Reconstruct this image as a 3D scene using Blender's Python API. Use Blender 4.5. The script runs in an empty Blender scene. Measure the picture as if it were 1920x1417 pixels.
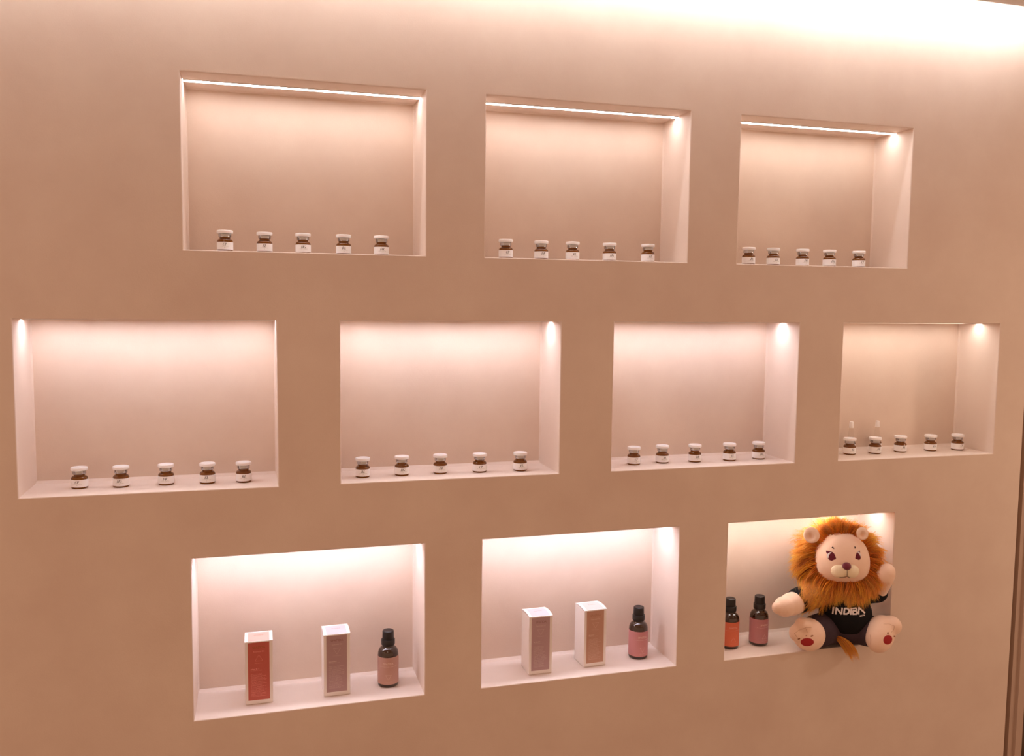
import bpy, bmesh, math, random
from mathutils import Vector, Matrix
from mathutils.bvhtree import BVHTree

random.seed(7)
sc = bpy.context.scene
C = sc.collection

# ------------------------------------------------------------------ camera
ZB = 1.35                                    # height of the wall's own zero above the floor
F_PX, PITCH, YAW, ROLL = 1659.1, 0.083897, 0.283567, 0.0104986
CAM = Vector((0.34298, -1.47519, 0.19840 + ZB))
_f = Vector((math.sin(YAW)*math.cos(PITCH), math.cos(YAW)*math.cos(PITCH), -math.sin(PITCH)))
_r = Vector((math.cos(YAW), -math.sin(YAW), 0))
_u = _r.cross(_f)
R_ = (_r*math.cos(ROLL) + _u*math.sin(ROLL)).normalized()
U_ = (-_r*math.sin(ROLL) + _u*math.cos(ROLL)).normalized()
cd = bpy.data.cameras.new('camera')
cd.sensor_fit = 'HORIZONTAL'; cd.sensor_width = 36.0; cd.lens = F_PX/1920*36.0
cd.clip_start = 0.05
cam = bpy.data.objects.new('camera', cd); C.objects.link(cam)
M3 = Matrix((R_, U_, -_f)).transposed()
cam.matrix_world = Matrix.Translation(CAM) @ M3.to_4x4()
sc.camera = cam

def at(u, v, Y):
    """point on the ray through photo pixel (u, v) at world depth Y"""
    d = R_*((u-960)/F_PX) - U_*((v-708.5)/F_PX) + _f
    return CAM + d*((Y-CAM.y)/d.y)

# ------------------------------------------------------------------ light and exposure
w = bpy.data.worlds.new('room_light'); sc.world = w; w.use_nodes = True
bg = w.node_tree.nodes['Background']
bg.inputs[0].default_value = (1.0, 0.585, 0.375, 1); bg.inputs[1].default_value = 0.76
sc.view_settings.view_transform = 'Standard'
sc.view_settings.look = 'None'
sc.view_settings.exposure = 0.0
sc.view_settings.gamma = 1.0
sc.view_settings.use_curve_mapping = False
sc.cycles.max_bounces = 8; sc.cycles.diffuse_bounces = 4; sc.cycles.glossy_bounces = 4; sc.cycles.transmission_bounces = 6

LED_COL = ((1.0, .925, .92), (.97, .93, 1.03), (.95, .93, 1.09))      # per row
LED_ROW = (25.0, 30.5, 42.0)
COVE_COL = (0.95, 0.95, 1.0)
COVE_STRENGTH = 41.0
def room_lamp(name, loc, power, col):
    ld = bpy.data.lights.new(name, 'POINT'); ld.energy = power; ld.color = col; ld.shadow_soft_size = 0.05
    lo_ = bpy.data.objects.new(name, ld); C.objects.link(lo_); lo_.location = loc
room_lamp('doorway_lamp', (2.45, -.63, ZB+.10), 8.0, (1.0, .78, .62))
room_lamp('room_lamp', (-.62, -.68, ZB+.10), 1.2, (1.0, .80, .66))

# ------------------------------------------------------------------ helpers
def link(name, me, mat, parent=None, smooth=False):
    o = bpy.data.objects.new(name, me); C.objects.link(o)
    if mat is not None:
        for m in (mat if isinstance(mat, (list, tuple)) else [mat]): me.materials.append(m)
    if smooth:
        for p in me.polygons: p.use_smooth = True
    if parent is not None: o.parent = parent
    return o

def mk(name, bm, mat, parent=None, smooth=False, recalc=True):
    if recalc: bmesh.ops.recalc_face_normals(bm, faces=bm.faces)
    me = bpy.data.meshes.new(name); bm.to_mesh(me); bm.free()
    return link(name, me, mat, parent, smooth)

def empty(name, loc, rz=0.0):
    o = bpy.data.objects.new(name, None); C.objects.link(o)
    o.location = loc; o.rotation_euler = (0, 0, rz); o.empty_display_size = 0.02
    return o

def tag(o, label, cat, group=None):
    o['label'] = label; o['category'] = cat
    if group: o['group'] = group
    return o

def struct(o, label=None, cat=None):
    o['kind'] = 'structure'
    if label: o['label'] = label
    if cat: o['category'] = cat
    return o

def box(bm, x0, x1, y0, y1, z0, z1):
    v = [bm.verts.new(p) for p in ((x0,y0,z0),(x1,y0,z0),(x1,y1,z0),(x0,y1,z0),(x0,y0,z1),(x1,y0,z1),(x1,y1,z1),(x0,y1,z1))]
    for f in ((0,3,2,1),(4,5,6,7),(0,1,5,4),(1,2,6,5),(2,3,7,6),(3,0,4,7)):
        bm.faces.new([v[i] for i in f])
    return v

def lathe(bm, prof, n=32, close=True):
    """prof = [(r, z), ...] from bottom to top; r=0 ends are closed to a point"""
    rings = []
    for r, z in prof:
        if r < 1e-6: rings.append([bm.verts.new((0, 0, z))])
        else: rings.append([bm.verts.new((r*math.cos(2*math.pi*i/n), r*math.sin(2*math.pi*i/n), z)) for i in range(n)])
    for a, b in zip(rings, rings[1:]):
        for i in range(n):
            j = (i+1) % n
            if len(a) == 1 and len(b) > 1: bm.faces.new((a[0], b[j], b[i]))
            elif len(b) == 1 and len(a) > 1: bm.faces.new((a[i], a[j], b[0]))
            elif len(a) > 1: bm.faces.new((a[i], a[j], b[j], b[i]))

def mesh_of(bm, name, recalc=True):
    if recalc: bmesh.ops.recalc_face_normals(bm, faces=bm.faces)
    me = bpy.data.meshes.new(name); bm.to_mesh(me); bm.free()
    for p in me.polygons: p.use_smooth = True
    return me

def sharp(me, deg=35):
    try: me.set_sharp_from_angle(angle=math.radians(deg))
    except Exception: pass
    return me

# ------------------------------------------------------------------ materials
def mat(name, col, rough=0.6, metal=0.0, spec=0.5, **kw):
    m = bpy.data.materials.new(name); m.use_nodes = True
    b = m.node_tree.nodes['Principled BSDF']
    b.inputs['Base Color'].default_value = (*col, 1)
    b.inputs['Roughness'].default_value = rough
    b.inputs['Metallic'].default_value = metal
    b.inputs['Specular IOR Level'].default_value = spec
    for k, v in kw.items():
        b.inputs[k.replace('_', ' ')].default_value = v
    return m

def noisy(m, c1, c2, scale=6.0, detail=5.0, bump=0.0, bscale=300.0, bdist=0.001, stretch=(1,1,1)):
    nt = m.node_tree; N = nt.nodes; L = nt.links; b = N['Principled BSDF']
    tc = N.new('ShaderNodeTexCoord'); mp = N.new('ShaderNodeMapping'); mp.inputs['Scale'].default_value = stretch
    L.new(tc.outputs['Object'], mp.inputs['Vector'])
    n = N.new('ShaderNodeTexNoise'); n.inputs['Scale'].default_value = scale; n.inputs['Detail'].default_value = detail
    n.inputs['Roughness'].default_value = 0.6
    L.new(mp.outputs['Vector'], n.inputs['Vector'])
    r = N.new('ShaderNodeValToRGB'); r.color_ramp.elements[0].position = 0.3; r.color_ramp.elements[1].position = 0.7
    r.color_ramp.elements[0].color = (*c1, 1); r.color_ramp.elements[1].color = (*c2, 1)
    L.new(n.outputs['Fac'], r.inputs['Fac']); L.new(r.outputs['Color'], b.inputs['Base Color'])
    if bump:
        n2 = N.new('ShaderNodeTexNoise'); n2.inputs['Scale'].default_value = bscale; n2.inputs['Detail'].default_value = 4
        L.new(mp.outputs['Vector'], n2.inputs['Vector'])
        bp = N.new('ShaderNodeBump'); bp.inputs['Strength'].default_value = bump; bp.inputs['Distance'].default_value = bdist
        L.new(n2.outputs['Fac'], bp.inputs['Height']); L.new(bp.outputs['Normal'], b.inputs['Normal'])
    return m

def emit(name, col, strength):
    m = bpy.data.materials.new(name); m.use_nodes = True
    nt = m.node_tree; nt.nodes.clear()
    e = nt.nodes.new('ShaderNodeEmission'); e.inputs[0].default_value = (*col, 1); e.inputs[1].default_value = strength
    o = nt.nodes.new('ShaderNodeOutputMaterial'); nt.links.new(e.outputs[0], o.inputs[0])
    return m

M = {}
M['plaster'] = noisy(mat('plaster', (.72,.58,.48), .75, spec=.3), (.685,.535,.44), (.755,.615,.51), scale=6, detail=8, bump=.2, bscale=420, bdist=.0006)
M['niche_paint'] = noisy(mat('niche_paint', (.77,.64,.555), .6, spec=.35), (.755,.625,.54), (.785,.655,.57), scale=9, bump=.12, bscale=260, bdist=.0006)
M['ceiling'] = noisy(mat('ceiling_paint', (.7,.62,.55), .8), (.68,.60,.53), (.72,.64,.57), scale=4, bump=.1)
M['floor'] = noisy(mat('floor_wood', (.35,.24,.17), .5), (.30,.20,.14), (.40,.28,.2), scale=3, stretch=(1, 8, 1), bump=.1, bscale=60)
M['casing'] = noisy(mat('casing_paint', (.50,.36,.28), .5), (.48,.345,.27), (.52,.375,.29), scale=8)
M['gap'] = noisy(mat('gap_brown', (.20,.11,.05), .7), (.18,.10,.045), (.22,.12,.06), scale=10)
M['door'] = noisy(mat('door_brown', (.07,.035,.018), .45), (.06,.03,.015), (.085,.045,.022), scale=4, stretch=(6,1,1))
M['alu_channel'] = mat('aluminium_channel', (.75,.73,.70), .4, metal=.8)
M['amber'] = mat('amber_glass', (.24,.07,.002), .05, spec=.5, Transmission_Weight=.35, IOR=1.5, Coat_Weight=.15, Coat_Roughness=.03)
M['amber_dark'] = mat('dark_amber_glass', (.045,.016,.006), .05, spec=.6, Transmission_Weight=.35, IOR=1.5, Coat_Weight=.5, Coat_Roughness=.03)
M['alu'] = mat('crimped_aluminium', (.47,.47,.49), .18, metal=1.0)
M['milky'] = mat('milky_plastic', (.94,.93,.95), .3, spec=.5, Subsurface_Weight=.25, Subsurface_Radius=(.004,.003,.003), Subsurface_Scale=1.0)
M['paper'] = mat('label_paper', (.94,.94,.96), .55)
M['ink'] = mat('black_ink', (.02,.018,.018), .6)
M['grey_ink'] = mat('grey_ink', (.42,.38,.37), .6)
M['black_plastic'] = mat('black_plastic', (.012,.009,.009), .38, spec=.5)
M['clear'] = mat('clear_plastic', (.95,.93,.91), .1, spec=.4, Transmission_Weight=1.0, IOR=1.04)
M['white_plastic'] = mat('white_plastic', (.88,.84,.82), .4)
M['card'] = noisy(mat('white_card', (.86,.80,.77), .5), (.85,.79,.76), (.87,.815,.785), scale=30)

# ------------------------------------------------------------------ the wall with its ten niches
X0 = (.2387,.7228,1.2064,-.0034,.4785,.9632,1.4446,.2406,.7223,1.2058)
NW = (.3812,.381,.3782,.3802,.3833,.3818,.3766,.379,.3806,.3781)
ROW = (0,0,0,1,1,1,1,2,2,2)
ZT = [.54737+ZB, .16759+ZB, -.21465+ZB]
ZF = [.27676+ZB, -.10307+ZB, -.48339+ZB]
D = 0.1101
RIM = 0.0016
CH = 0.004
WX0, WX1, WZ1, WT = -1.3, 1.895, 2.30, 0.17

xs = sorted({WX0, WX1} | {x-RIM for x in X0} | {x+wd+RIM for x, wd in zip(X0, NW)})
zs = sorted({0.0, WZ1} | {z+RIM for z in ZT} | {z-RIM for z in ZF})
def in_hole(xc, zc):
    return any(X0[i]-RIM < xc < X0[i]+NW[i]+RIM and ZF[ROW[i]]-RIM < zc < ZT[ROW[i]]+RIM for i in range(10))
bm = bmesh.new()
vg = {}
def gv(x, z):
    k = (round(x, 5), round(z, 5))
    if k not in vg: vg[k] = bm.verts.new((x, 0, z))
    return vg[k]
for a, b in zip(xs, xs[1:]):
    for c, d in zip(zs, zs[1:]):
        if not in_hole((a+b)/2, (c+d)/2):
            bm.faces.new((gv(a, c), gv(b, c), gv(b, d), gv(a, d)))
v = [bm.verts.new(p) for p in ((WX0,WT,0),(WX1,WT,0),(WX1,WT,WZ1),(WX0,WT,WZ1),(WX0,0,0),(WX1,0,0),(WX1,0,WZ1),(WX0,0,WZ1))]
for f in ((1,0,3,2),(5,1,2,6),(0,4,7,3),(7,6,2,3)): bm.faces.new([v[i] for i in f])
wall = mk('wall_back', bm, M['plaster'], recalc=False)
struct(wall)

def ring(bm, x0, x1, z0, z1, y):
    return [bm.verts.new(p) for p in ((x0,y,z0),(x1,y,z0),(x1,y,z1),(x0,y,z1))]
for i in range(10):
    a, b, zf, zt = X0[i], X0[i]+NW[i], ZF[ROW[i]], ZT[ROW[i]]
    bm = bmesh.new()
    rr = []
    for k in range(4):                       # rounded front arris
        t = math.pi/2*k/3
        e = RIM*(1-math.sin(t)); y = RIM*(1-math.cos(t))
        rr.append(ring(bm, a-e, b+e, zf-e, zt+e, y))
    rr.append(ring(bm, a, b, zf, zt, D-CH))
    rr.append(ring(bm, a+CH*.5, b-CH*.5, zf+CH*1.2, zt-CH*.5, D))
    for p, q in zip(rr, rr[1:]):
        for k in range(4):
            j = (k+1) % 4
            bm.faces.new((p[k], p[j], q[j], q[k]))
    n = mk('niche', bm, M['niche_paint'], wall, recalc=False)
    bm = bmesh.new()
    bm.faces.new(ring(bm, a+CH*.5, b-CH*.5, zf+CH*1.2, zt-CH*.5, D))
    mk('back_panel', bm, M['plaster'], n, recalc=False)

# door side at the right edge of the picture
bm = bmesh.new(); box(bm, 1.895, 1.9125, .022, .17, 0, WZ1)
g = struct(mk('trim_1', bm, M['gap']))
bm = bmesh.new()
prof = [(1.9125,.17),(1.9125,.006),(1.925,.006),(1.9265,.0),(1.944,.0),(1.946,.003),(1.946,.17)]
lo = [bm.verts.new((x, y, 0)) for x, y in prof]; hi = [bm.verts.new((x, y, WZ1)) for x, y in prof]
for k in range(len(prof)-1): bm.faces.new((lo[k], lo[k+1], hi[k+1], hi[k]))
bm.faces.new(hi)
struct(mk('trim_2', bm, M['casing']))
dr = bpy.data.objects.new('door_1', None); C.objects.link(dr); dr.location = (1.946, .04, 0); struct(dr)
bm = bmesh.new(); box(bm, 0, .92, 0, .04, .005, 2.25)
mk('door_leaf', bm, M['door'], dr)
bm = bmesh.new(); lathe(bm, [(0,-.01),(.011,-.01),(.011,.028),(.019,.034),(.021,.046),(.016,.055),(0,.057)], 20)
bmesh.ops.rotate(bm, verts=bm.verts, cent=(0,0,0), matrix=Matrix.Rotation(math.pi/2, 3, 'X'))
bmesh.ops.translate(bm, verts=bm.verts, vec=(.84, 0, 1.02))
mk('door_knob', bm, M['alu_channel'], dr, smooth=True)
bm = bmesh.new(); box(bm, 2.866, 4.2, 0, WT, 0, WZ1)
struct(mk('wall_right', bm, M['plaster']))
bm = bmesh.new(); box(bm, 1.946, 2.866, .02, WT, 2.26, WZ1)
struct(mk('trim_3', bm, M['casing']))

# floor, dropped ceiling with the light slot along the wall
bm = bmesh.new(); box(bm, WX0, 4.2, -3.6, WT, -.05, 0)
struct(mk('floor', bm, M['floor']))
SOF_Y, SOF_Z = -.100, .7625+ZB
bm = bmesh.new(); box(bm, WX0, 4.2, -3.6, SOF_Y, SOF_Z, SOF_Z+.09)
ceil = struct(mk('ceiling', bm, M['ceiling']))
bm = bmesh.new(); box(bm, WX0, 4.2, -.12, WT, WZ1, WZ1+.03)
mk('slot_cover', bm, M['ceiling'], ceil)
bm = bmesh.new(); box(bm, WX0+.05, 1.88, -.063, -.047, .806+ZB, .816+ZB)
cove = mk('slot_light', bm, M['alu_channel'], ceil)
bm = bmesh.new(); box(bm, WX0+.05, 1.88, -.061, -.049, .800+ZB, .8055+ZB)
mk('diffuser', bm, emit('cove_glow', COVE_COL, COVE_STRENGTH), cove)
for k in range(5):
    xk = WX0+.3 + k*.68
    bm = bmesh.new(); box(bm, xk-.008, xk+.008, -.101, -.055, .8165+ZB, .8195+ZB)
    mk('bracket', bm, M['alu_channel'], cove)

# two linear lamps in the room ceiling, above and behind the viewer
for xk in (.10, 1.75):
    bm = bmesh.new(); box(bm, xk-.022, xk-.016, -1.9, -.9, SOF_Z-.004, SOF_Z-.0002); box(bm, xk+.016, xk+.022, -1.9, -.9, SOF_Z-.004, SOF_Z-.0002)
    e = mk('ceiling_lamp', bm, M['alu_channel'], ceil)
    bm = bmesh.new(); box(bm, xk-.0155, xk+.0155, -1.9, -.9, SOF_Z-.003, SOF_Z-.0002)
    mk('diffuser', bm, emit('lamp_glow', (1.0, .80, .62), 24.0), e)

# light strips let into the niche ceilings
WHERE = ('top row, left', 'top row, middle', 'top row, right', 'middle row, far left', 'middle row, second from left',
         'middle row, second from right', 'middle row, far right', 'bottom row, left', 'bottom row, middle', 'bottom row, right')
WHERE_L = ('top left niche', 'top middle niche', 'top right niche', 'middle row far left niche', 'middle row second niche',
           'middle row third niche', 'middle row far right niche', 'bottom left niche', 'bottom middle niche', 'bottom niche with the plush lion')
LED_SCALE = (1.0, 1.0, .92, 1.0, 1.06, 1.0, .72, 1.0, 1.0, .80)
LED_TINT = {2: (1.0,.92,.88), 6: (1.0,.90,.83), 9: (1.0,.92,.88)}
for i in range(10):
    a, b, zt = X0[i], X0[i]+NW[i], ZT[ROW[i]]
    e = empty('light_strip', (a, .055, zt))
    tag(e, 'glowing linear light strip set in the ceiling of the ' + WHERE_L[i], 'light strip', 'light strips in the niches')
    bm = bmesh.new(); L = b-a
    box(bm, .0005, L-.0005, -.0072, -.0062, -.0018, -.0001); box(bm, .0005, L-.0005, .0062, .0072, -.0018, -.0001)
    mk('channel', bm, M['alu_channel'], e)
    bm = bmesh.new(); box(bm, .0005, L-.0005, -.006, .006, -.0012, -.0001)
    mk('diffuser', bm, emit('strip_glow', LED_TINT.get(i, LED_COL[ROW[i]]), LED_ROW[ROW[i]]*LED_SCALE[i]), e)

# ------------------------------------------------------------------ lettering: a small bold italic serif
def arc(cx, cy, rx, ry, a0, a1, tfun, n=14):
    q = []
    for k in range(n):
        u0, u1 = k/n, (k+1)/n
        def pt(u, s):
            an = math.radians(a0+(a1-a0)*u); t = tfun(math.degrees(an))
            return (cx+(rx-s*t)*math.cos(an), cy+(ry-s*t*.6)*math.sin(an))
        q.append([pt(u0,0), pt(u1,0), pt(u1,1), pt(u0,1)])
    return q
def rect(x0, y0, x1, y1): return [(x0,y0),(x1,y0),(x1,y1),(x0,y1)]
TH, HL = .19, .055
def stem(x, y0=0, y1=1): return [rect(x,y0,x+TH,y1), rect(x-.08,y0,x+TH+.08,y0+HL), rect(x-.08,y1-HL,x+TH+.08,y1)]
thick = lambda a: HL+(TH-HL)*max(0, math.cos(math.radians(a)))**1.2
thickL = lambda a: HL+(TH-HL)*max(0, -math.cos(math.radians(a)))**1.2
GL = {
 'C': (.74, arc(.40,.5,.38,.5,45,315,thickL,20)+[rect(.62,.68,.68,.98)]),
 'G': (.86, arc(.40,.5,.38,.5,45,315,thickL,20)+[rect(.62,.70,.68,.98), rect(.58,.02,.58+TH,.42), rect(.48,.40,.86,.40+HL)]),
 'P': (.76, stem(.1)+arc(.34,.73,.34,.27,-90,90,thick)+[rect(.2,1-HL,.36,1), rect(.2,.46,.36,.46+HL)]),
 'R': (.84, stem(.1)+arc(.34,.75,.32,.25,-90,90,thick)+[rect(.2,1-HL,.36,1), rect(.2,.5,.36,.5+HL), [(.34,.5),(.52,.5),(.86,0),(.64,0)]]),
 'D': (.86, stem(.1)+arc(.34,.5,.46,.5,-90,90,thick,18)+[rect(.2,1-HL,.36,1), rect(.2,0,.36,HL)]),
 'E': (.72, stem(.1)+[rect(.2,1-HL,.68,1), rect(.2,0,.70,HL), rect(.2,.48,.52,.48+HL), rect(.62,.74,.68,1), rect(.64,0,.70,.28), rect(.48,.38,.53,.64)]),
 'L': (.68, stem(.1)+[rect(.2,0,.66,HL), rect(.60,0,.66,.3)]),
 'H': (.92, stem(.1)+stem(.62)+[rect(.2,.48,.7,.48+HL)]),
}
def word_quads(s, h, cx, cy):
    x = 0; q = []
    for ch in s:
        wd, qs = GL[ch]
        for f in qs: q.append([((px+x)+.26*py, py) for px, py in f])
        x += wd
    W_ = x+.26
    return [[((px-W_/2)*h+cx, (py-.5)*h+cy) for px, py in f] for f in q]
def letterbars(x0, x1, y, h, n, rng, gap=.35):
    """a line of print too small to read: a row of tiny uneven marks"""
    q = []; st = (x1-x0)/n
    for k in range(n):
        if rng.random() < .12: continue
        hh = h*rng.choice((.7,.7,1.0))
        q.append(rect(x0+k*st, y-h/2, x0+k*st+st*(1-gap*rng.uniform(.6,1.2)), y-h/2+hh))
    return q
def wrap_mesh(name, quads, r):
    bm = bmesh.new()
    for f in quads:
        bm.faces.new([bm.verts.new((r*math.sin(px/r), -r*math.cos(px/r), py)) for px, py in f])
    return mesh_of(bm, name, recalc=False)

# ------------------------------------------------------------------ serum vials
bm = bmesh.new()
lathe(bm, [(0,.0006),(.010,.0),(.0118,.0004),(.0124,.0015),(.0124,.0152),(.01225,.0164),(.0118,.0176),(.0111,.0186),(.0102,.0193),(.0092,.0197),(.0084,.0201),(.0082,.0210),(.0083,.0238),(0,.0238)], 36)
vial_glass = sharp(mesh_of(bm, 'bottle'), 50)
bm = bmesh.new()
lathe(bm, [(.01245,.0028),(.01258,.0029),(.01258,.0147),(.01245,.0148)], 48)
vial_label = sharp(mesh_of(bm, 'label'), 40)
bm = bmesh.new()
lathe(bm, [(0,.0226),(.0078,.0226),(.0094,.0226),(.0099,.0230),(.0100,.0236),(.0099,.0280),(.0094,.0284),(0,.0284)], 36)
vial_crimp = sharp(mesh_of(bm, 'crimp'), 40)
bm = bmesh.new()
lathe(bm, [(0,.0285),(.0104,.0285),(.0119,.0287),(.0125,.0293),(.0126,.0300),(.0126,.0327),(.0123,.0335),(.0115,.0338),(.0098,.0338),(.0094,.0334),(0,.0333)], 40)
vial_cap = sharp(mesh_of(bm, 'cap'), 50)
rng = random.Random(3)
vial_print, vial_fine = {}, {}
for s in ('CP','HG','DR','EL','RL'):
    vial_print[s] = wrap_mesh('lettering', word_quads(s, .0043, 0, .0110), .01266)
    vial_fine[s] = wrap_mesh('fine_print', letterbars(-.0068, .0068, .0077, .0006, 26, rng)+letterbars(-.0011, .0011, .0060, .0006, 4, rng), .01266)
for me, m in ((vial_glass,'amber'),(vial_label,'paper'),(vial_crimp,'alu'),(vial_cap,'milky')): me.materials.append(M[m])
for s in vial_print: vial_print[s].materials.append(M['ink']); vial_fine[s].materials.append(M['grey_ink'])
def inst(name, me, parent):
    o = bpy.data.objects.new(name, me); C.objects.link(o); o.parent = parent
    return o
def vial(loc, rz, s, label):
    t = empty('serum_vial', loc, rz)
    tag(t, label, 'vial', 'serum vials in the niches')
    inst('bottle', vial_glass, t)
    lb = inst('label', vial_label, t)
    inst('lettering', vial_print[s], lb); inst('fine_print', vial_fine[s], lb)
    inst('crimp', vial_crimp, t); inst('cap', vial_cap, t)
    return t
VIALS = {
 0: ('CP EL HG RL DR', [(.2995,.030),(.3609,.045),(.4224,.045),(.4889,.046),(.5524,.046)]),
 1: ('CP DR RL HG EL', [(.7695,.036),(.8380,.045),(.8975,.045),(.9700,.046),(1.0470,.047)]),
 2: ('RL EL DR HG CP', [(1.2560,.043),(1.3105,.044),(1.3765,.045),(1.4385,.046),(1.5075,.047)]),
 3: ('CP HG DR EL RL', [(.0707,.0607),(.1328,.0559),(.2006,.0588),(.2651,.0552),(.3224,.0522)]),
 4: ('RL HG DR CP EL', [(.5197,.0484),(.588,.0501),(.6566,.0509),(.7279,.0475),(.8027,.0436)]),
 5: ('CP RL DR EL HG', [(1.0312,.0544),(1.0922,.0582),(1.1591,.0539),(1.2334,.0524),(1.2995,.0546)]),
 6: ('EL DR RL HG CP', [(1.5156,.0609),(1.5748,.0578),(1.6425,.0637),(1.7175,.0621),(1.7825,.0569)]),
}
ORD = ('leftmost', 'second from left', 'third from left', 'fourth from left', 'rightmost')
SKEW = {3: (-.12,-.06,-.05,-.05,.06), 4: (-.03,.02,-.05,-.02,-.02)}
for n, (words, spots) in VIALS.items():
    for k, (s, (x, y)) in enumerate(zip(words.split(), spots)):
        rz = SKEW.get(n, (0,)*5)[k] + rng.uniform(-.03, .03)
        vial((x, y, ZF[ROW[n]]), rz, s, 'small amber vial lettered %s, %s in the %s' % (s, ORD[k], WHERE_L[n]))

# two dropper vials standing behind
bm = bmesh.new(); lathe(bm, [(0,.0004),(.008,0),(.0092,.0006),(.0096,.002),(.0096,.0178),(.0090,.0196),(.0074,.0212),(.0068,.0222),(.0068,.0240),(0,.0240)], 32)
dr_glass = sharp(mesh_of(bm, 'bottle'), 50); dr_glass.materials.append(M['amber'])
bm = bmesh.new(); lathe(bm, [(.00965,.0032),(.0098,.0033),(.0098,.0158),(.00965,.0159)], 40)
dr_label = mesh_of(bm, 'label'); dr_label.materials.append(M['paper'])
bm = bmesh.new(); lathe(bm, [(0,.0225),(.0078,.0225),(.0084,.0228),(.0084,.0292),(.0078,.0296),(0,.0296)], 32)
dr_collar = sharp(mesh_of(bm, 'collar'), 40); dr_collar.materials.append(M['black_plastic'])
bm = bmesh.new(); lathe(bm, [(0,.0297),(.0058,.0297),(.0056,.0310),(.0036,.0510),(.0036,.0545),(0,.0545)], 24)
dr_tube = sharp(mesh_of(bm, 'dropper_tube'), 40); dr_tube.materials.append(M['clear'])
bm = bmesh.new(); lathe(bm, [(0,.0500),(.0037,.0500),(.0045,.0500),(.0046,.0510),(.0040,.0610),(.0036,.0625),(.0024,.0632),(0,.0634)], 24)
dr_cap = sharp(mesh_of(bm, 'dropper_cap'), 40); dr_cap.materials.append(M['white_plastic'])
dr_print = wrap_mesh('lettering', word_quads('EL', .0030, 0, .0115), .00986); dr_print.materials.append(M['ink'])
for (x, y, lab) in ((1.5395,.0895,'amber vial with white dropper tip behind the leftmost vial, middle row far right'),
                    (1.6035,.0890,'amber vial with white dropper tip behind the second vial, middle row far right')):
    t = empty('dropper_vial', (x, y, ZF[1]), .35); tag(t, lab, 'vial', 'dropper vials')
    inst('bottle', dr_glass, t); l_ = inst('label', dr_label, t); inst('lettering', dr_print, l_)
    inst('collar', dr_collar, t); inst('dropper_tube', dr_tube, t); inst('dropper_cap', dr_cap, t)

# ------------------------------------------------------------------ printed words from plain strokes of Blender's own font
def font_mesh(s, size, bold=0.0):
    cu = bpy.data.curves.new('t', 'FONT'); cu.body = s; cu.size = size; cu.align_x = 'CENTER'; cu.align_y = 'CENTER'
    cu.offset = bold; cu.resolution_u = 3
    o = bpy.data.objects.new('t', cu); C.objects.link(o)
    dg = bpy.context.evaluated_depsgraph_get()
    me = bpy.data.meshes.new_from_object(o.evaluated_get(dg))
    bpy.data.objects.remove(o); bpy.data.curves.remove(cu)
    polys = [[(me.vertices[i].co.x, me.vertices[i].co.y) for i in p.vertices] for p in me.polygons]
    bpy.data.meshes.remove(me)
    return polys
BRAND = 'SPA\u03a0DA'
def shift(polys, dx, dy, sx=1.0): return [[(x*sx+dx, y+dy) for x, y in p] for p in polys]
def tri_outline(cx, cy, s, up, t):
    a = [(-s, -s*.75), (s, -s*.75), (0, s*.95)]
    if not up: a = [(x, -y) for x, y in a]
    q = []
    for k in range(3):
        (x0, y0), (x1, y1) = a[k], a[(k+1) % 3]
        dx, dy = x1-x0, y1-y0; l = math.hypot(dx, dy); nx, ny = -dy/l*t/2, dx/l*t/2
        for m_ in range(8):
            xa, ya, xb, yb = x0+dx*m_/8, y0+dy*m_/8, x0+dx*(m_+1)/8, y0+dy*(m_+1)/8
            q.append([(cx+xa+nx, cy+ya+ny), (cx+xa-nx, cy+ya-ny), (cx+xb-nx, cy+yb-ny), (cx+xb+nx, cy+yb+ny)])
    return q
def flat_mesh(name, polys, y):
    bm = bmesh.new()
    for p in polys: bm.faces.new([bm.verts.new((px, y, pz)) for px, pz in p])
    return mesh_of(bm, name, recalc=False)

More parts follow.
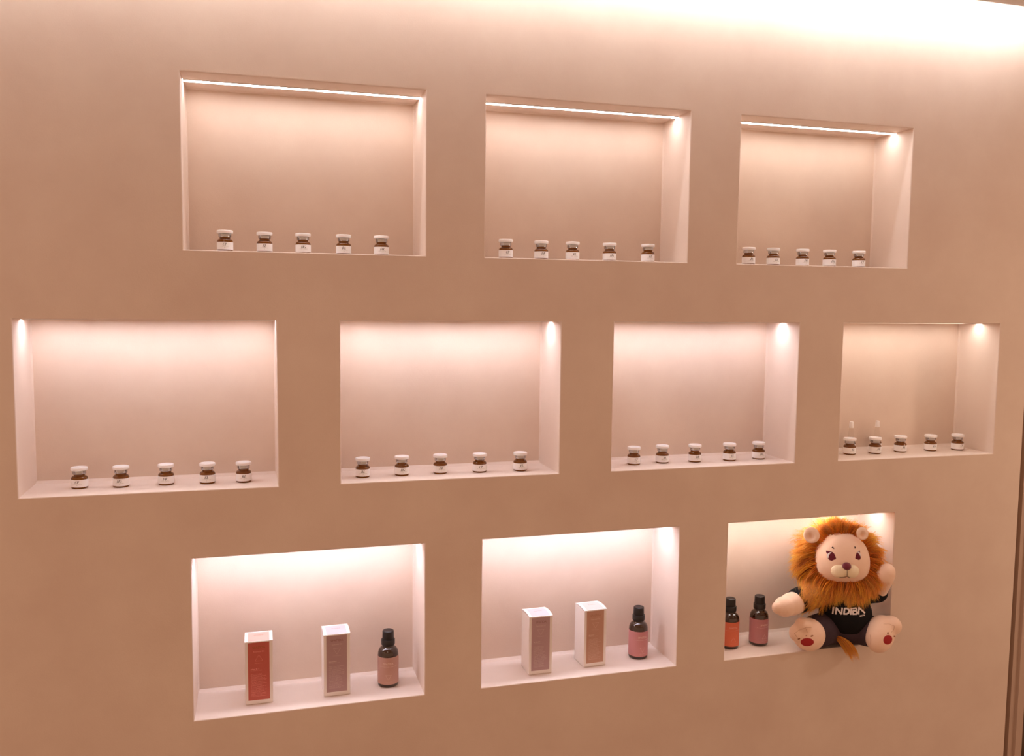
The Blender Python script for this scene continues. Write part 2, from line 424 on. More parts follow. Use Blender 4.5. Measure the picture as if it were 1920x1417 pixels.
# ------------------------------------------------------------------ cartons
BW, BD, BH = .0450, .0460, .1110
def carton(loc, rz, panel, lidp, dark, light, up, label, name_w):
    t = empty('carton', loc, rz); tag(t, label, 'box', 'cartons in the bottom niches')
    bm = bmesh.new(); box(bm, -BW/2, BW/2, 0, BD, .0002, BH-.003)
    bmesh.ops.bevel(bm, geom=[e for e in bm.edges], offset=.0006, segments=2, affect='EDGES')
    mk('carton_body', bm, M['card'], t)
    # tuck lid: a bowed sheet, a little proud at the front
    bm = bmesh.new(); n = 10; th = .0007
    rows = []
    for k in range(n+1):
        u = k/n; y = -.0009+u*(BD+.0006)
        z = BH-.0022+.0036*math.sin(math.pi*(.08+.84*u))
        rows.append([bm.verts.new((sx*(BW/2+.0003), y, z-dz)) for dz in (0, th+.0012) for sx in (-1, 1)])
    for a, b in zip(rows, rows[1:]):
        bm.faces.new((a[0], a[1], b[1], b[0])); bm.faces.new((a[3], a[2], b[2], b[3]))
        bm.faces.new((a[0], b[0], b[2], a[2])); bm.faces.new((a[1], a[3], b[3], b[1]))
    bm.faces.new((rows[0][1], rows[0][0], rows[0][2], rows[0][3])); bm.faces.new((rows[-1][0], rows[-1][1], rows[-1][3], rows[-1][2]))
    lid = mk('lid', bm, M['card'], t)
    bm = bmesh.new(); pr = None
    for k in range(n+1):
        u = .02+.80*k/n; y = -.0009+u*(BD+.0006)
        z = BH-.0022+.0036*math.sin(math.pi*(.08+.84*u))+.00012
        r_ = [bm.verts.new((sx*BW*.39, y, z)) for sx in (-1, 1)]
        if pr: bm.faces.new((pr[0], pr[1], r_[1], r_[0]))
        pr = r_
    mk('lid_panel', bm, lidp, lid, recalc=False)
    zt = BH-.0022+.0036*math.sin(math.pi*(.08+.84*.42))+.0005
    me = flat_mesh('lettering', shift(font_mesh(BRAND, .0042), 0, 0), 0)
    for v_ in me.vertices: v_.co = Vector((v_.co.x, .0195+v_.co.z*.9, zt))
    me.materials.append(dark); inst('lid_lettering', me, lid)
    # printed front panel
    px0, px1, pz0, pz1 = -BW*.40, BW*.385, .0072, BH-.0032
    bm = bmesh.new()
    bm.faces.new([bm.verts.new(p) for p in ((px0,-.00012,pz0),(px1,-.00012,pz0),(px1,-.00012,pz1),(px0,-.00012,pz1))])
    fp = mk('front_panel', bm, panel, t, recalc=False)
    me = flat_mesh('lettering', shift(font_mesh(BRAND, .0056, .00008), 0, .0985), -.00025); me.materials.append(dark); inst('lettering', me, fp)
    r2 = random.Random(len(label))
    q = shift(font_mesh('Essential Oil', .0036), 0, .0915)
    q += tri_outline(0, .080, .0062, up, .00035) + letterbars(-.0075, .0075, .0712, .0005, 22, r2)
    q += letterbars(-.0135, -.0135+name_w, .0615, .0019, 10, r2, .25) + letterbars(-.0135, .005, .0588, .0007, 24, r2)
    z = .0530
    while z > .0125:
        q += letterbars(-.0135, r2.uniform(.004, .0125), z, .00075, 30, r2, .3); z -= .00185
    me = flat_mesh('fine_print', q, -.00025); me.materials.append(light); inst('fine_print', me, fp)
    return t
def tone(n, c, r=.5): return noisy(mat(n, c, r), tuple(x*.97 for x in c), tuple(min(1, x*1.03) for x in c), scale=25)
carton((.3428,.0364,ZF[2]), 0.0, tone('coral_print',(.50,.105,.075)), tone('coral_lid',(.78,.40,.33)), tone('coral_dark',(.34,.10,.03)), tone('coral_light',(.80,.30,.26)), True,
       'white carton with a coral red front panel in the bottom left niche', .014)
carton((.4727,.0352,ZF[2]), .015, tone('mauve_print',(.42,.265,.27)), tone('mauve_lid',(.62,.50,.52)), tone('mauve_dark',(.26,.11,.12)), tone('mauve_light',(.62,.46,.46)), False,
       'white carton with a mauve front panel beside the amber bottle in the bottom left niche', .013)
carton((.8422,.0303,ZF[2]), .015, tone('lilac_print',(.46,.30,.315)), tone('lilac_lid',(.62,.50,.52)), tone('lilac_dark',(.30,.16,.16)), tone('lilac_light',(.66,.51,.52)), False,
       'white carton with a lilac front panel, leftmost in the bottom middle niche', .0125)
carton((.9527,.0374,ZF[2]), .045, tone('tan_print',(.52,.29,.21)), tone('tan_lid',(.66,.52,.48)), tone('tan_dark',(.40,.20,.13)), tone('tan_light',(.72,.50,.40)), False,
       'white carton with a tan front panel, between lilac carton and bottle', .013)

# ------------------------------------------------------------------ oil bottles
bm = bmesh.new()
lathe(bm, [(0,.0012),(.014,.0008),(.0165,0),(.0178,.0006),(.0185,.0024),(.0185,.0545),(.0184,.0572),(.0180,.0600),(.0172,.0628),(.0160,.0653),(.0144,.0674),(.0127,.0688),(.0111,.0696),(.0105,.0706),(.0105,.0760),(0,.0760)], 48)
ob_glass = sharp(mesh_of(bm, 'bottle'), 50); ob_glass.materials.append(M['amber_dark'])
bm = bmesh.new(); lathe(bm, [(.0186,.0058),(.01872,.0059),(.01872,.0548),(.0186,.0549)], 64)
ob_label = sharp(mesh_of(bm, 'label'), 40)
bm = bmesh.new(); lathe(bm, [(0,.0714),(.0098,.0714),(.0106,.0722),(.0119,.0735),(.0121,.0750),(.0121,.0826),(.0117,.0834),(.0105,.0836),(0,.0836)], 40)
ob_collar = sharp(mesh_of(bm, 'collar'), 40); ob_collar.materials.append(M['black_plastic'])
bm = bmesh.new()
n = 72; rings = []
for r0, z, rib in ((.0102,.0837,1),(.0103,.0850,1),(.0101,.0970,1),(.0098,.0985,0),(.0088,.0992,0),(.0080,.0989,0)):
    rings.append([bm.verts.new(((r0-(.00022 if rib and i % 2 else 0))*math.cos(2*math.pi*i/n), (r0-(.00022 if rib and i % 2 else 0))*math.sin(2*math.pi*i/n), z)) for i in range(n)])
for a, b in zip(rings, rings[1:]):
    for i in range(n): bm.faces.new((a[i], a[(i+1) % n], b[(i+1) % n], b[i]))
bm.faces.new(rings[-1])
ob_cap = sharp(mesh_of(bm, 'screw_cap'), 30); ob_cap.materials.append(M['black_plastic'])
def oil_bottle(loc, rz, col, light, up, label):
    t = empty('oil_bottle', loc, rz); tag(t, label, 'bottle', 'oil bottles in the bottom niches')
    inst('bottle', ob_glass, t)
    me = ob_label.copy(); me.materials.append(tone('bottle_label', col)); lb = inst('label', me, t)
    me = wrap_mesh('lettering', shift(font_mesh(BRAND, .0048, .00005), 0, .0435), .01882); me.materials.append(light); inst('lettering', me, lb)
    r2 = random.Random(5)
    me = wrap_mesh('fine_print', letterbars(-.016, .016, .0385, .0007, 40, r2)+tri_outline(0, .0195, .0052, up, .0003)+letterbars(-.007, .007, .0115, .0005, 18, r2), .01882)
    me.materials.append(light); inst('fine_print', me, lb)
    inst('collar', ob_collar, t); inst('screw_cap', ob_cap, t)
    return t
pale = tone('label_print', (.78,.55,.52))
oil_bottle((.5650,.0600,ZF[2]), -.12, (.52,.30,.25), tone('pale_pink_print',(.75,.55,.5)), False, 'dark amber oil bottle with a dusty pink label in the bottom left niche')
oil_bottle((1.0519,.0612,ZF[2]), .05, (.60,.26,.27), pale, False, 'dark amber oil bottle with a rose pink label in the bottom middle niche')
oil_bottle((1.2515,.0610,ZF[2]), -.10, (.72,.17,.085), tone('coral_label_print',(.85,.42,.32)), True, 'dark amber oil bottle with an orange label at the left edge of the lion niche')
oil_bottle((1.3172,.0600,ZF[2]), .10, (.50,.22,.24), pale, True, 'dark amber oil bottle with a mauve pink label beside the plush lion')

# ------------------------------------------------------------------ the plush lion
M['plush'] = noisy(mat('peach_plush', (.93,.66,.50), .9, spec=.15, Sheen_Weight=.3, Sheen_Roughness=.5), (.91,.64,.48), (.94,.68,.52), scale=60, bump=.25, bscale=900, bdist=.0006)
M['cream'] = noisy(mat('cream_plush', (.90,.76,.53), .9, spec=.15, Sheen_Weight=.3), (.88,.74,.51), (.92,.78,.55), scale=60, bump=.25, bscale=900, bdist=.0005)
M['maroon'] = mat('maroon_felt', (.135,.012,.026), .75, spec=.25)
M['nose'] = mat('maroon_velvet', (.16,.012,.03), .6, spec=.3, Sheen_Weight=.4)
M['thread'] = mat('dark_thread', (.07,.03,.02), .8)
M['seam'] = mat('seam_thread', (.66,.40,.27), .9)
M['toe'] = mat('toe_thread', (.33,.13,.06), .9)
M['pad'] = mat('red_felt', (.38,.03,.03), .85, spec=.2)
M['white_felt'] = mat('white_felt', (.80,.72,.72), .85)
M['shirt'] = noisy(mat('black_jersey', (.006,.006,.007), .85, spec=.2), (.005,.005,.006), (.008,.007,.008), scale=40, bump=.2, bscale=700, bdist=.0004)
M['trousers'] = noisy(mat('plum_fabric', (.055,.033,.042), .85, spec=.2), (.05,.03,.038), (.062,.038,.048), scale=40, bump=.25, bscale=600, bdist=.0005)
M['shirt_print'] = mat('white_print', (.74,.66,.62), .7)
# fur: fibre colour runs from a deep root to a golden tip and differs from strand to strand
mf = bpy.data.materials.new('orange_fur'); mf.use_nodes = True
b_ = mf.node_tree.nodes['Principled BSDF']; b_.inputs['Roughness'].default_value = .55; b_.inputs['Specular IOR Level'].default_value = .25
b_.inputs['Sheen Weight'].default_value = .2
at_ = mf.node_tree.nodes.new('ShaderNodeAttribute'); at_.attribute_name = 'fibre'
mf.node_tree.links.new(at_.outputs['Color'], b_.inputs['Base Color'])
tr_ = mf.node_tree.nodes.new('ShaderNodeBsdfTranslucent'); mx_ = mf.node_tree.nodes.new('ShaderNodeMixShader'); mx_.inputs[0].default_value = .35
mf.node_tree.links.new(at_.outputs['Color'], tr_.inputs['Color'])
mf.node_tree.links.new(b_.outputs[0], mx_.inputs[1]); mf.node_tree.links.new(tr_.outputs[0], mx_.inputs[2])
mf.node_tree.links.new(mx_.outputs[0], mf.node_tree.nodes['Material Output'].inputs['Surface'])
M['fur'] = mf
M['fur_base'] = noisy(mat('fur_backing', (.42,.13,.014), .9, spec=.1), (.36,.105,.01), (.48,.16,.02), scale=80, bump=.4, bscale=500, bdist=.002)

LR = Vector((1.485, .015, ZF[2]))
lion = empty('plush_lion', LR)
tag(lion, 'plush lion with shaggy orange mane and black lettered shirt sitting in the bottom right niche', 'soft toy')
TH_ = math.radians(-24)
Fd = Vector((math.sin(TH_), -math.cos(TH_), 0)); Rd = Vector((math.cos(TH_), math.sin(TH_), 0)); Zd = Vector((0, 0, 1))

def ico(bm, c, ax, rad, sub=3):
    r = bmesh.ops.create_icosphere(bm, subdivisions=sub, radius=1.0)
    for v_ in r['verts']:
        p = v_.co.copy()
        v_.co = c + ax[0]*p.x*rad[0] + ax[1]*p.y*rad[1] + ax[2]*p.z*rad[2]
AX = (Rd, Fd, Zd)
def capsule(bm, p0, p1, r0, r1):
    t = bmesh.new()
    bmesh.ops.create_icosphere(t, subdivisions=3, radius=1.0)
    co = [v_.co.copy() for v_ in t.verts]; t.free()
    vs = [bm.verts.new(p0+c*r0) for c in co] + [bm.verts.new(p1+c*r1) for c in co]
    h = bmesh.ops.convex_hull(bm, input=vs)
    bmesh.ops.delete(bm, geom=list({g_ for g_ in h['geom_interior'] if isinstance(g_, bmesh.types.BMVert)}), context='VERTS')
def fuse(bm, voxel, smooth=6):
    """melt overlapping lumps into one skin"""
    me = bpy.data.meshes.new('t'); bm.to_mesh(me); bm.free()
    o = bpy.data.objects.new('t', me); C.objects.link(o)
    m = o.modifiers.new('r', 'REMESH'); m.mode = 'VOXEL'; m.voxel_size = voxel
    m = o.modifiers.new('s', 'SMOOTH'); m.iterations = smooth; m.factor = .5
    dg = bpy.context.evaluated_depsgraph_get()
    out = bpy.data.meshes.new_from_object(o.evaluated_get(dg))
    bpy.data.objects.remove(o); bpy.data.meshes.remove(me)
    for p in out.polygons: p.use_smooth = True
    return out
def bvh_of(me): return BVHTree.FromPolygons([v_.co.copy() for v_ in me.vertices], [tuple(p.vertices) for p in me.polygons])
def place(name, me, m, parent, world=True):
    """mesh given in world coordinates, hung under a part of the lion"""
    off = LR
    for v_ in me.vertices: v_.co -= off
    me.materials.clear(); me.materials.append(m)
    return inst(name, me, parent)
def perp(n):
    n = n.normalized(); a = Zd - n*n.z; a.normalize(); return a.cross(n), a, n    # side, up, normal

# limbs and body
hipL, hipR = LR - Rd*.026 + Fd*.005 + Zd*.036, LR + Rd*.026 + Fd*.005 + Zd*.036
footL = at(1516, 1189, -.012); footR = at(1650, 1188, -.046)
shL, shR = at(1517, 1120, .012), at(1642, 1114, .006)
handL, handR = at(1471, 1137, -.012), at(1659, 1078, -.032)
bm = bmesh.new()
ico(bm, LR + Zd*.064 + Fd*.004, AX, (.042, .036, .056))
capsule(bm, LR+Zd*.10, LR+Zd*.135+Fd*.005, .03, .028)
capsule(bm, shL, handL + (shL-handL)*.25, .0205, .0225); ico(bm, handL, (perp(handL-shL)), (.0205, .0205, .0205))
ico(bm, at(1457, 1139, -.014), AX, (.0105, .0105, .0125))
capsule(bm, shR, handR, .018, .0195); ico(bm, at(1663, 1073, -.036), AX, (.0165, .0165, .019))
nL = Vector((-.62, -.74, .24)).normalized(); sL, uL, _n = perp(nL)
capsule(bm, hipL, footL - nL*.012, .030, .027)
ico(bm, footL, (sL, uL, nL), (.0325, .0325, .021))
ico(bm, at(1506, 1171, -.012), (sL, uL, nL), (.0165, .0150, .018))
ico(bm, at(1493, 1186, -.008), (sL, uL, nL), (.0145, .0170, .016))
nR = Vector((.30, -.90, .16)).normalized(); sR, uR, _n = perp(nR)
lo = (uR*.80 + sR*.60).normalized(); la = nR.cross(lo).normalized()
capsule(bm, hipR, footR - nR*.018, .030, .026)
ico(bm, footR, (la, lo, nR), (.0315, .0385, .026))
ico(bm, at(1671, 1172, -.048), (la, lo, nR), (.0215, .019, .020))
body_me = fuse(bm, .0026, 10)
body_bvh = bvh_of(body_me)

bm = bmesh.new()
ico(bm, LR + Zd*.066 + Fd*.008, AX, (.0515, .0475, .049))
ico(bm, LR + Zd*.108 + Fd*.004, AX, (.050, .037, .030))
capsule(bm, LR + Zd*.112 - Rd*.035, shL + (handL-shL)*.42 + Zd*.002, .0270, .0250)
capsule(bm, LR + Zd*.110 + Rd*.030, shR + (handR-shR)*.12, .0255, .0215)
shirt_me = fuse(bm, .0026, 4)
shirt_bvh = bvh_of(shirt_me)

bm = bmesh.new()
ico(bm, LR + Zd*.034 + Fd*.002, AX, (.052, .043, .0335))
capsule(bm, hipL, hipL + (footL-hipL)*.62, .0325, .0325)
capsule(bm, hipR, hipR + (footR-hipR)*.48, .0325, .0315)
trs_me = fuse(bm, .0026, 4)

# head
HC = at(1577, 1046, .012)
PU = math.radians(7)
Hf = (Fd*math.cos(PU) + Zd*math.sin(PU)).normalized(); Hu = (Zd*math.cos(PU) - Fd*math.sin(PU)).normalized(); Hr = Rd
bm = bmesh.new(); bmesh.ops.create_icosphere(bm, subdivisions=5, radius=1.0)
for v_ in bm.verts:
    x, y, z = v_.co
    k = 2.9                                                      # squarer than a ball
    s_ = (abs(x)**k + abs(z)**k + abs(y)**2.2)**(1/k)
    x, z, y = x/s_, z/s_, y/max(s_, .9)
    wz = 1.0 - .26*max(0, z)**1.4 + .03*max(0, -z)
    v_.co = HC + Hr*(x*.0535*wz) + Hf*(y*.046*(1-.06*max(0, z))) + Hu*(z*(.0525 if z > 0 else .0475))
head_me = mesh_of(bm, 'head', recalc=True)
head_bvh = bvh_of(head_me)

def ray_hit(bvh, u, v, off):
    d = (R_*((u-960)/F_PX) - U_*((v-708.5)/F_PX) + _f).normalized()
    loc, nrm, i, ds = bvh.ray_cast(CAM, d)
    if loc is None:
        return None
    if nrm.dot(d) > 0: nrm = -nrm
    return loc + nrm*off
def patch(polys, bvh, off=.0005, rings=3, thick=.0):
    """thin sewn-on piece that follows the surface below it"""
    bm = bmesh.new()
    for poly in polys:
        cx = sum(p[0] for p in poly)/len(poly); cy = sum(p[1] for p in poly)/len(poly)
        c = ray_hit(bvh, cx, cy, off*1.3)
        if c is None: continue
        prev = None
        for k in range(1, rings+1):
            f_ = k/rings
            pts = [ray_hit(bvh, cx+(p[0]-cx)*f_, cy+(p[1]-cy)*f_, off if k < rings else off*.3) for p in poly]
            if any(p is None for p in pts): break
            ring_ = [bm.verts.new(p) for p in pts]; n_ = len(ring_)
            if prev is None:
                cv = bm.verts.new(c)
                for i in range(n_): bm.faces.new((cv, ring_[i], ring_[(i+1) % n_]))
            else:
                for i in range(n_): bm.faces.new((prev[i], ring_[i], ring_[(i+1) % n_], prev[(i+1) % n_]))
            prev = ring_
    return mesh_of(bm, 'patch', recalc=False)
def dense(poly, n=4):
    q = []
    for (x0, y0), (x1, y1) in zip(poly, poly[1:]+poly[:1]):
        q += [(x0+(x1-x0)*k/n, y0+(y1-y0)*k/n) for k in range(n)]
    return q
def soften(poly):
    q = []
    for (x0, y0), (x1, y1) in zip(poly, poly[1:]+poly[:1]):
        q += [(x0*.8+x1*.2, y0*.8+y1*.2), (x0*.2+x1*.8, y0*.2+y1*.8)]
    return q
def stroke(pts, w_, per=4):
    """a line of given width through pixel points, as short quads"""
    q = []
    for (x0, y0), (x1, y1) in zip(pts, pts[1:]):
        l = math.hypot(x1-x0, y1-y0); nx, ny = -(y1-y0)/l*w_/2, (x1-x0)/l*w_/2; ex, ey = (x1-x0)/l*w_*.3, (y1-y0)/l*w_*.3
        x0, y0, x1, y1 = x0-ex, y0-ey, x1+ex, y1+ey
        for k in range(per):
            a, b = k/per, (k+1)/per
            xa, ya, xb, yb = x0+(x1-x0)*a, y0+(y1-y0)*a, x0+(x1-x0)*b, y0+(y1-y0)*b
            q.append([(xa+nx, ya+ny), (xa-nx, ya-ny), (xb-nx, yb-ny), (xb+nx, yb+ny)])
    return q
def oval(cx, cy, rx, ry, rot=0, n=20):
    c, s = math.cos(rot), math.sin(rot)
    return [(cx+rx*math.cos(2*math.pi*i/n)*c-ry*math.sin(2*math.pi*i/n)*s, cy+rx*math.cos(2*math.pi*i/n)*s+ry*math.sin(2*math.pi*i/n)*c) for i in range(n)]
def zz(pts, ox, oy, s): return [(ox+x*s, oy+y*s) for x, y in pts]
ZH = (1500, 970, .0988)

eyeL = zz([(488,628),(560,640),(620,655),(660,700),(690,790),(650,800),(600,825),(545,800),(515,740),(520,690),(500,665)], *ZH)
eyeLw = zz([(514,735),(522,690),(552,662),(604,655),(572,688),(552,722),(543,775),(525,765)], *ZH)
eyeR = zz([(1140,628),(1135,660),(1152,720),(1150,790),(1115,808),(1080,790),(1045,785),(1055,720),(1075,665),(1100,640)], *ZH)
eyeRw = zz([(1085,648),(1120,650),(1147,690),(1154,745),(1135,725),(1120,690),(1095,675)], *ZH)
meshes = [('eye', patch([soften(soften(eyeL))], head_bvh), 'maroon'), ('eye', patch([soften(soften(eyeR))], head_bvh), 'maroon')]
crescents = [patch([soften(eyeLw)], head_bvh, .0010), patch([soften(eyeRw)], head_bvh, .0010)]  # white felt crescents sewn onto the maroon eyes
browL = patch([zz([(598,568),(620,546),(642,570),(652,600),(625,586)], *ZH)], head_bvh, .0006)
browR = patch([zz([(1034,538),(1058,560),(1047,592),(1030,582)], *ZH)], head_bvh, .0006)

# muzzle and nose: two plump lobes and a small ball
mz = []
bm = bmesh.new()
for px, rx in ((1573.5, .0155), (1596.5, .0150)):
    p = ray_hit(head_bvh, px, 1070.5, 0); ico(bm, p - Hf*.002, (Hr, Hf, Hu), (rx, .0095, .0140))
p = ray_hit(head_bvh, 1585, 1069, 0); ico(bm, p - Hf*.003, (Hr, Hf, Hu), (.014, .0095, .0125))
muz_me = fuse(bm, .0011, 6); muz_bvh = bvh_of(muz_me)
p = ray_hit(muz_bvh, 1587.6, 1061.5, 0)
bm = bmesh.new(); ico(bm, p, (Hr, Hf, Hu), (.0086, .0066, .0080)); nose_me = mesh_of(bm, 'nose')
mouth = stroke(zz([(893,985),(893,1060),(893,1108)], *ZH), .9) + stroke(zz([(893,1108),(860,1128),(810,1138),(750,1133)], *ZH), .9) + stroke(zz([(893,1108),(918,1126),(944,1142)], *ZH), .9)
_mv = [v_.co.copy() for v_ in muz_me.vertices]; _hv = [v_.co.copy() for v_ in head_me.vertices]
face_bvh = BVHTree.FromPolygons(_mv + _hv, [tuple(p.vertices) for p in muz_me.polygons] + [tuple(i+len(_mv) for i in p.vertices) for p in head_me.polygons])
mouth_me = patch(mouth, face_bvh, .0007, 1)

def ear(c, r, tilt):
    bm = bmesh.new(); bmesh.ops.create_icosphere(bm, subdivisions=4, radius=1.0)
    n_ = (Hf*.8 + Hr*tilt + Zd*.1).normalized(); s_ = Zd.cross(n_).normalized(); s_ = -s_; u_ = n_.cross(s_).normalized()
    if u_.z < 0: u_ = -u_
    for v_ in bm.verts:
        x, y, z = v_.co
        dent = .75*math.exp(-((x-.12)**2+(z+.18)**2)/.16) if y > 0 else 0
        v_.co = c + s_*(x*r) + u_*(z*r*1.02) + n_*((y*.48 - dent)*r)
    return mesh_of(bm, 'ear')
earL = ear(at(1521.5, 1003, -.002), .0152, -.15); earR = ear(at(1617, 1000, -.024), .0125, .25)

body_o = place('body', body_me, M['plush'], lion)
shirt_o = place('shirt', shirt_me, M['shirt'], lion)
place('trousers', trs_me, M['trousers'], lion)
head_o = place('head', head_me, M['plush'], lion)
for nm, me, m in meshes:
    e = place(nm, me, M[m], head_o)
for g_ in crescents: place('eye_crescent', g_, M['white_felt'], head_o)
place('eyebrow', browL, M['thread'], head_o); place('eyebrow', browR, M['thread'], head_o)
place('muzzle', muz_me, M['cream'], head_o); place('nose', nose_me, M['nose'], head_o); place('mouth', mouth_me, M['thread'], head_o)
place('ear', earL, M['plush'], head_o); place('ear', earR, M['plush'], head_o)

# shirt lettering
ZS = (1540, 1120, .05208)
L_ = []
T_ = 3.0
for path in ([(440,352),(414,570)], [(522,588),(546,372)], [(546,372),(716,590)], [(728,590),(752,382)],
             [(815,590),(840,395),(925,393),(985,430),(1000,490),(975,550),(915,588),(815,590)],
             [(1072,388),(1058,602)],
             [(1128,398),(1240,385),(1266,425),(1240,478),(1138,482)], [(1240,478),(1285,530),(1262,592),(1140,596),(1136,486)],
             [(1332,590),(1352,362)], [(1352,362),(1548,548)]):
    L_ += stroke(zz(path, *ZS), T_, 3)
L_ = [list(f) for f in L_]
asia = font_mesh('asia', 5.2, .12)
asia = [[(1540+1468*.05208+x*1.3+y*.1, 1120+640*.05208-y-.19*x*1.3) for x, y in p] for p in asia]
bm = bmesh.new()
for f in L_ + asia:
    pts = [ray_hit(shirt_bvh, u, v, .0006) for u, v in f]
    if all(p is not None for p in pts) and len(pts) > 2:
        bm.faces.new([bm.verts.new(p) for p in pts])
place('shirt_lettering', mesh_of(bm, 'l', recalc=False), M['shirt_print'], shirt_o)

# paw pads, toes and toe seams
ZP = (1440, 1110, .13542)
for o_ in (oval(*zz([(543,690)], *ZP)[0], 12.6, 7.6), oval(*zz([(1658,658)], *ZP)[0], 8.2, 9.2, .5)):
    place('paw_pad', patch([o_], body_bvh, .0006), M['pad'], body_o)
for cx, cy, a, b in ((428,645,2.7,1.5),(530,604,1.6,1.0),(608,606,2.8,1.5),(1660,565,1.9,1.6),(1747,610,2.2,2.2)):
    place('toe_mark', patch([oval(*zz([(cx,cy)], *ZP)[0], a, b, -.3, 12)], body_bvh, .0005), M['toe'], body_o)
seams = stroke(zz([(365,572),(430,525),(520,490),(600,488)], *ZP), .8) + stroke(zz([(365,572),(408,628)], *ZP), .9) + stroke(zz([(520,495),(545,560)], *ZP), .7) \
      + stroke(zz([(1752,470),(1738,520),(1702,560)], *ZP), .9) + stroke(zz([(1600,440),(1680,440),(1752,470)], *ZP), .7) + stroke(zz([(1412,590),(1424,660),(1420,720)], *ZP), .7)
place('toe_seam', patch(seams, body_bvh, .0005, 1), M['seam'], body_o)

# fur
frng = random.Random(11)
XR, ZC = X0[9]+NW[9], ZT[2]
def keep_in(p):
    if p.y > -.004:
        p.x = min(p.x, XR-.003); p.z = min(p.z, ZC-.0030); p.y = min(p.y, D-.004); p.z = max(p.z, ZF[2]+.002)
    return p
class Fur:
    def __init__(self): self.v, self.f, self.c = [], [], []
    def strand(self, pts, w0, col0, col1):
        n = len(pts); b0 = len(self.v); side = None
        rv = Vector((frng.uniform(-1,1), frng.uniform(-1,1), frng.uniform(-1,1)))
        for k, p in enumerate(pts):
            d = (pts[min(k+1, n-1)] - pts[max(k-1, 0)])
            if d.length < 1e-7: d = Vector((0, 0, -1))
            s = d.cross(rv)
            s = s.normalized() if s.length > 1e-9 else Vector((1, 0, 0))
            t = k/(n-1); w_ = w0*(1-t)**.6/2 + .00006
            self.v += [p+s*w_, p-s*w_]
            c = [a+(b-a)*t for a, b in zip(col0, col1)] + [1]
            self.c += [c, c]
            if k: i = b0+2*k; self.f.append((i-2, i-1, i+1, i))
    def build(self, name, m, parent):
        me = bpy.data.meshes.new(name); me.from_pydata([tuple(p - LR) for p in self.v], [], self.f)
        at2 = me.color_attributes.new('fibre', 'FLOAT_COLOR', 'POINT')
        at2.data.foreach_set('color', [x for c in self.c for x in c])
        for p in me.polygons: p.use_smooth = True
        me.materials.append(m)
        o = inst(name, me, parent); o['kind'] = 'stuff'
        return o
def fur_cols():
    k = frng.uniform(.72, 1.3); h = frng.uniform(-.04, .05)
    return (.66*k, (.21+h)*k, .014), (min(.98, 1.02*k), (.52+h)*k, .11)
def push_out(p):
    loc, nrm, i, ds = shirt_bvh.ray_cast(p + Fd*.12, -Fd)
    if loc is not None and (p-loc).dot(Fd) < .0025: p = p + Fd*((loc-p).dot(Fd) + .0025 + frng.random()*.002)
    return p
MC = HC - Hf*.010
def lens(al):
    """mane length round the face: al=0 at the crown, pi at the chin"""
    top, rt, bot, lt = .024, .036, .019, .045
    c, s = math.cos(al), math.sin(al)
    v_ = (max(0, c)**2*top + max(0, -c)**2*bot + (s**2)*(rt if s > 0 else lt))
    return v_
fur = Fur()
NL = 620
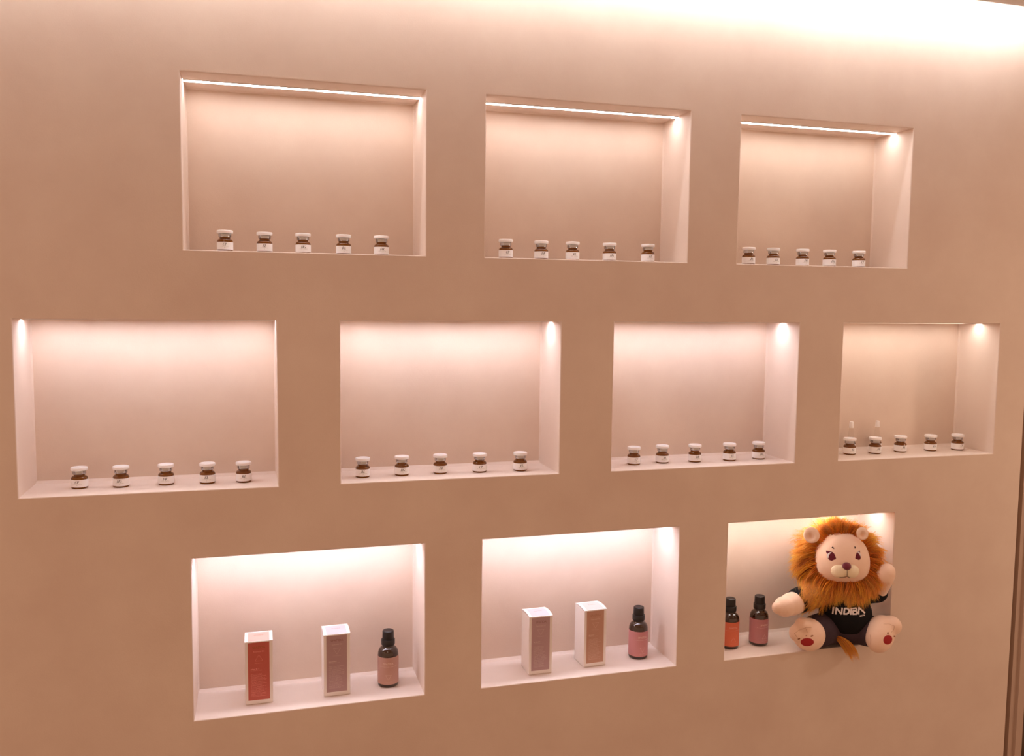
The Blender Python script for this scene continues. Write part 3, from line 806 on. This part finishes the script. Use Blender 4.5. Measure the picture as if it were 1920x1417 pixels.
for k in range(NL):
    al = 2*math.pi*(k+frng.random())/NL
    be = frng.random()**1.1                                   # 0 at the face rim, 1 at the back of the head
    rad = Hr*math.sin(al) + Hu*math.cos(al)
    wz = 1.0 - .26*max(0, math.cos(al))**1.4 + .05*max(0, -math.cos(al))
    edge = 1/((abs(math.sin(al))**2.5 + abs(math.cos(al))**2.5)**(1/2.5))
    fr = .010 + .014*max(0, -math.cos(al)) - .050*be                                        # position front to back
    shrink = math.sqrt(max(.15, 1-(fr/.046)**2)) if fr > -.04 else .5
    root = HC + Hr*(math.sin(al)*.0535*wz*edge*shrink) + Hu*(math.cos(al)*(.0525 if math.cos(al) > 0 else .0475)*edge*shrink) + Hf*fr
    if math.cos(al) > .55 and be < .3: root += Hf*.004
    ln = lens(al)*frng.uniform(.80, 1.18)
    bottom = max(0, -math.cos(al))
    if bottom > .7: ln *= frng.uniform(.55, 1.3) + 2.0*math.exp(-((-math.sin(al)-.54)/.17)**2)*frng.random()**1.5
    dr_ = (rad + Hf*(.26*(1-be)*(.4+bottom) - .35*be) + Vector((frng.gauss(0,.16), frng.gauss(0,.16), frng.gauss(0,.16)))).normalized()
    sag = .016*abs(math.sin(al)) + .014*bottom
    if math.cos(al) > .5 and be > .35: ln *= 1.35
    ca, cb = fur_cols()
    tip = root + dr_*ln
    for j in range(30):
        jr = Vector((frng.gauss(0,.0034), frng.gauss(0,.0034), frng.gauss(0,.0034)))
        jt = Vector((frng.gauss(0,.0030), frng.gauss(0,.0030), frng.gauss(0,.0030)))
        r0 = root + jr; q = frng.uniform(.78, 1.05); kk = frng.uniform(.85, 1.15)
        t1 = r0 + (tip+jt-r0)*q
        bow = rad*.004*frng.gauss(1, .6)
        pts = []
        for m_ in range(6):
            t = m_/5
            p = r0.lerp(t1, t) + bow*(4*t*(1-t)) - Zd*sag*t*t
            p = push_out(p) if bottom > .2 and m_ > 0 else p
            pts.append(keep_in(p))
        fur.strand(pts, .00085, [x*kk for x in ca], [x*kk for x in cb])
bm = bmesh.new(); ico(bm, MC - Hf*.006, (Hr, Hf, Hu), (.0565, .036, .0525), 4)
place('mane_backing', mesh_of(bm, 'mane_backing'), M['fur_base'], head_o)
fur.build('mane', M['fur'], head_o)

tail = Fur()
tp = [at(1566, 1193, -.012), at(1580, 1197, -.024), at(1592, 1210, -.031), at(1604, 1240, -.030)]
for j in range(420):
    ca, cb = fur_cols(); r_ = frng.random()**.5*.0065; an = frng.uniform(0, 6.283)
    off = Rd*(r_*math.cos(an)) + Zd*(r_*math.sin(an)*.7) + Fd*(r_*math.sin(an)*.7); off *= 1.35
    st = frng.uniform(0, .35); ln = frng.uniform(.62, 1.0)
    pts = []
    for m_ in range(7):
        t = st + (ln-st)*m_/6
        a = [tp[i] for i in range(4)]
        p = a[0]*((1-t)**3) + a[1]*(3*t*(1-t)**2) + a[2]*(3*t*t*(1-t)) + a[3]*(t**3)
        pts.append(p + off*(.45+1.9*t*(1-t)+.75*t))
    tail.strand(pts, .0010, ca, cb)
tail.build('tail', M['fur'], lion)
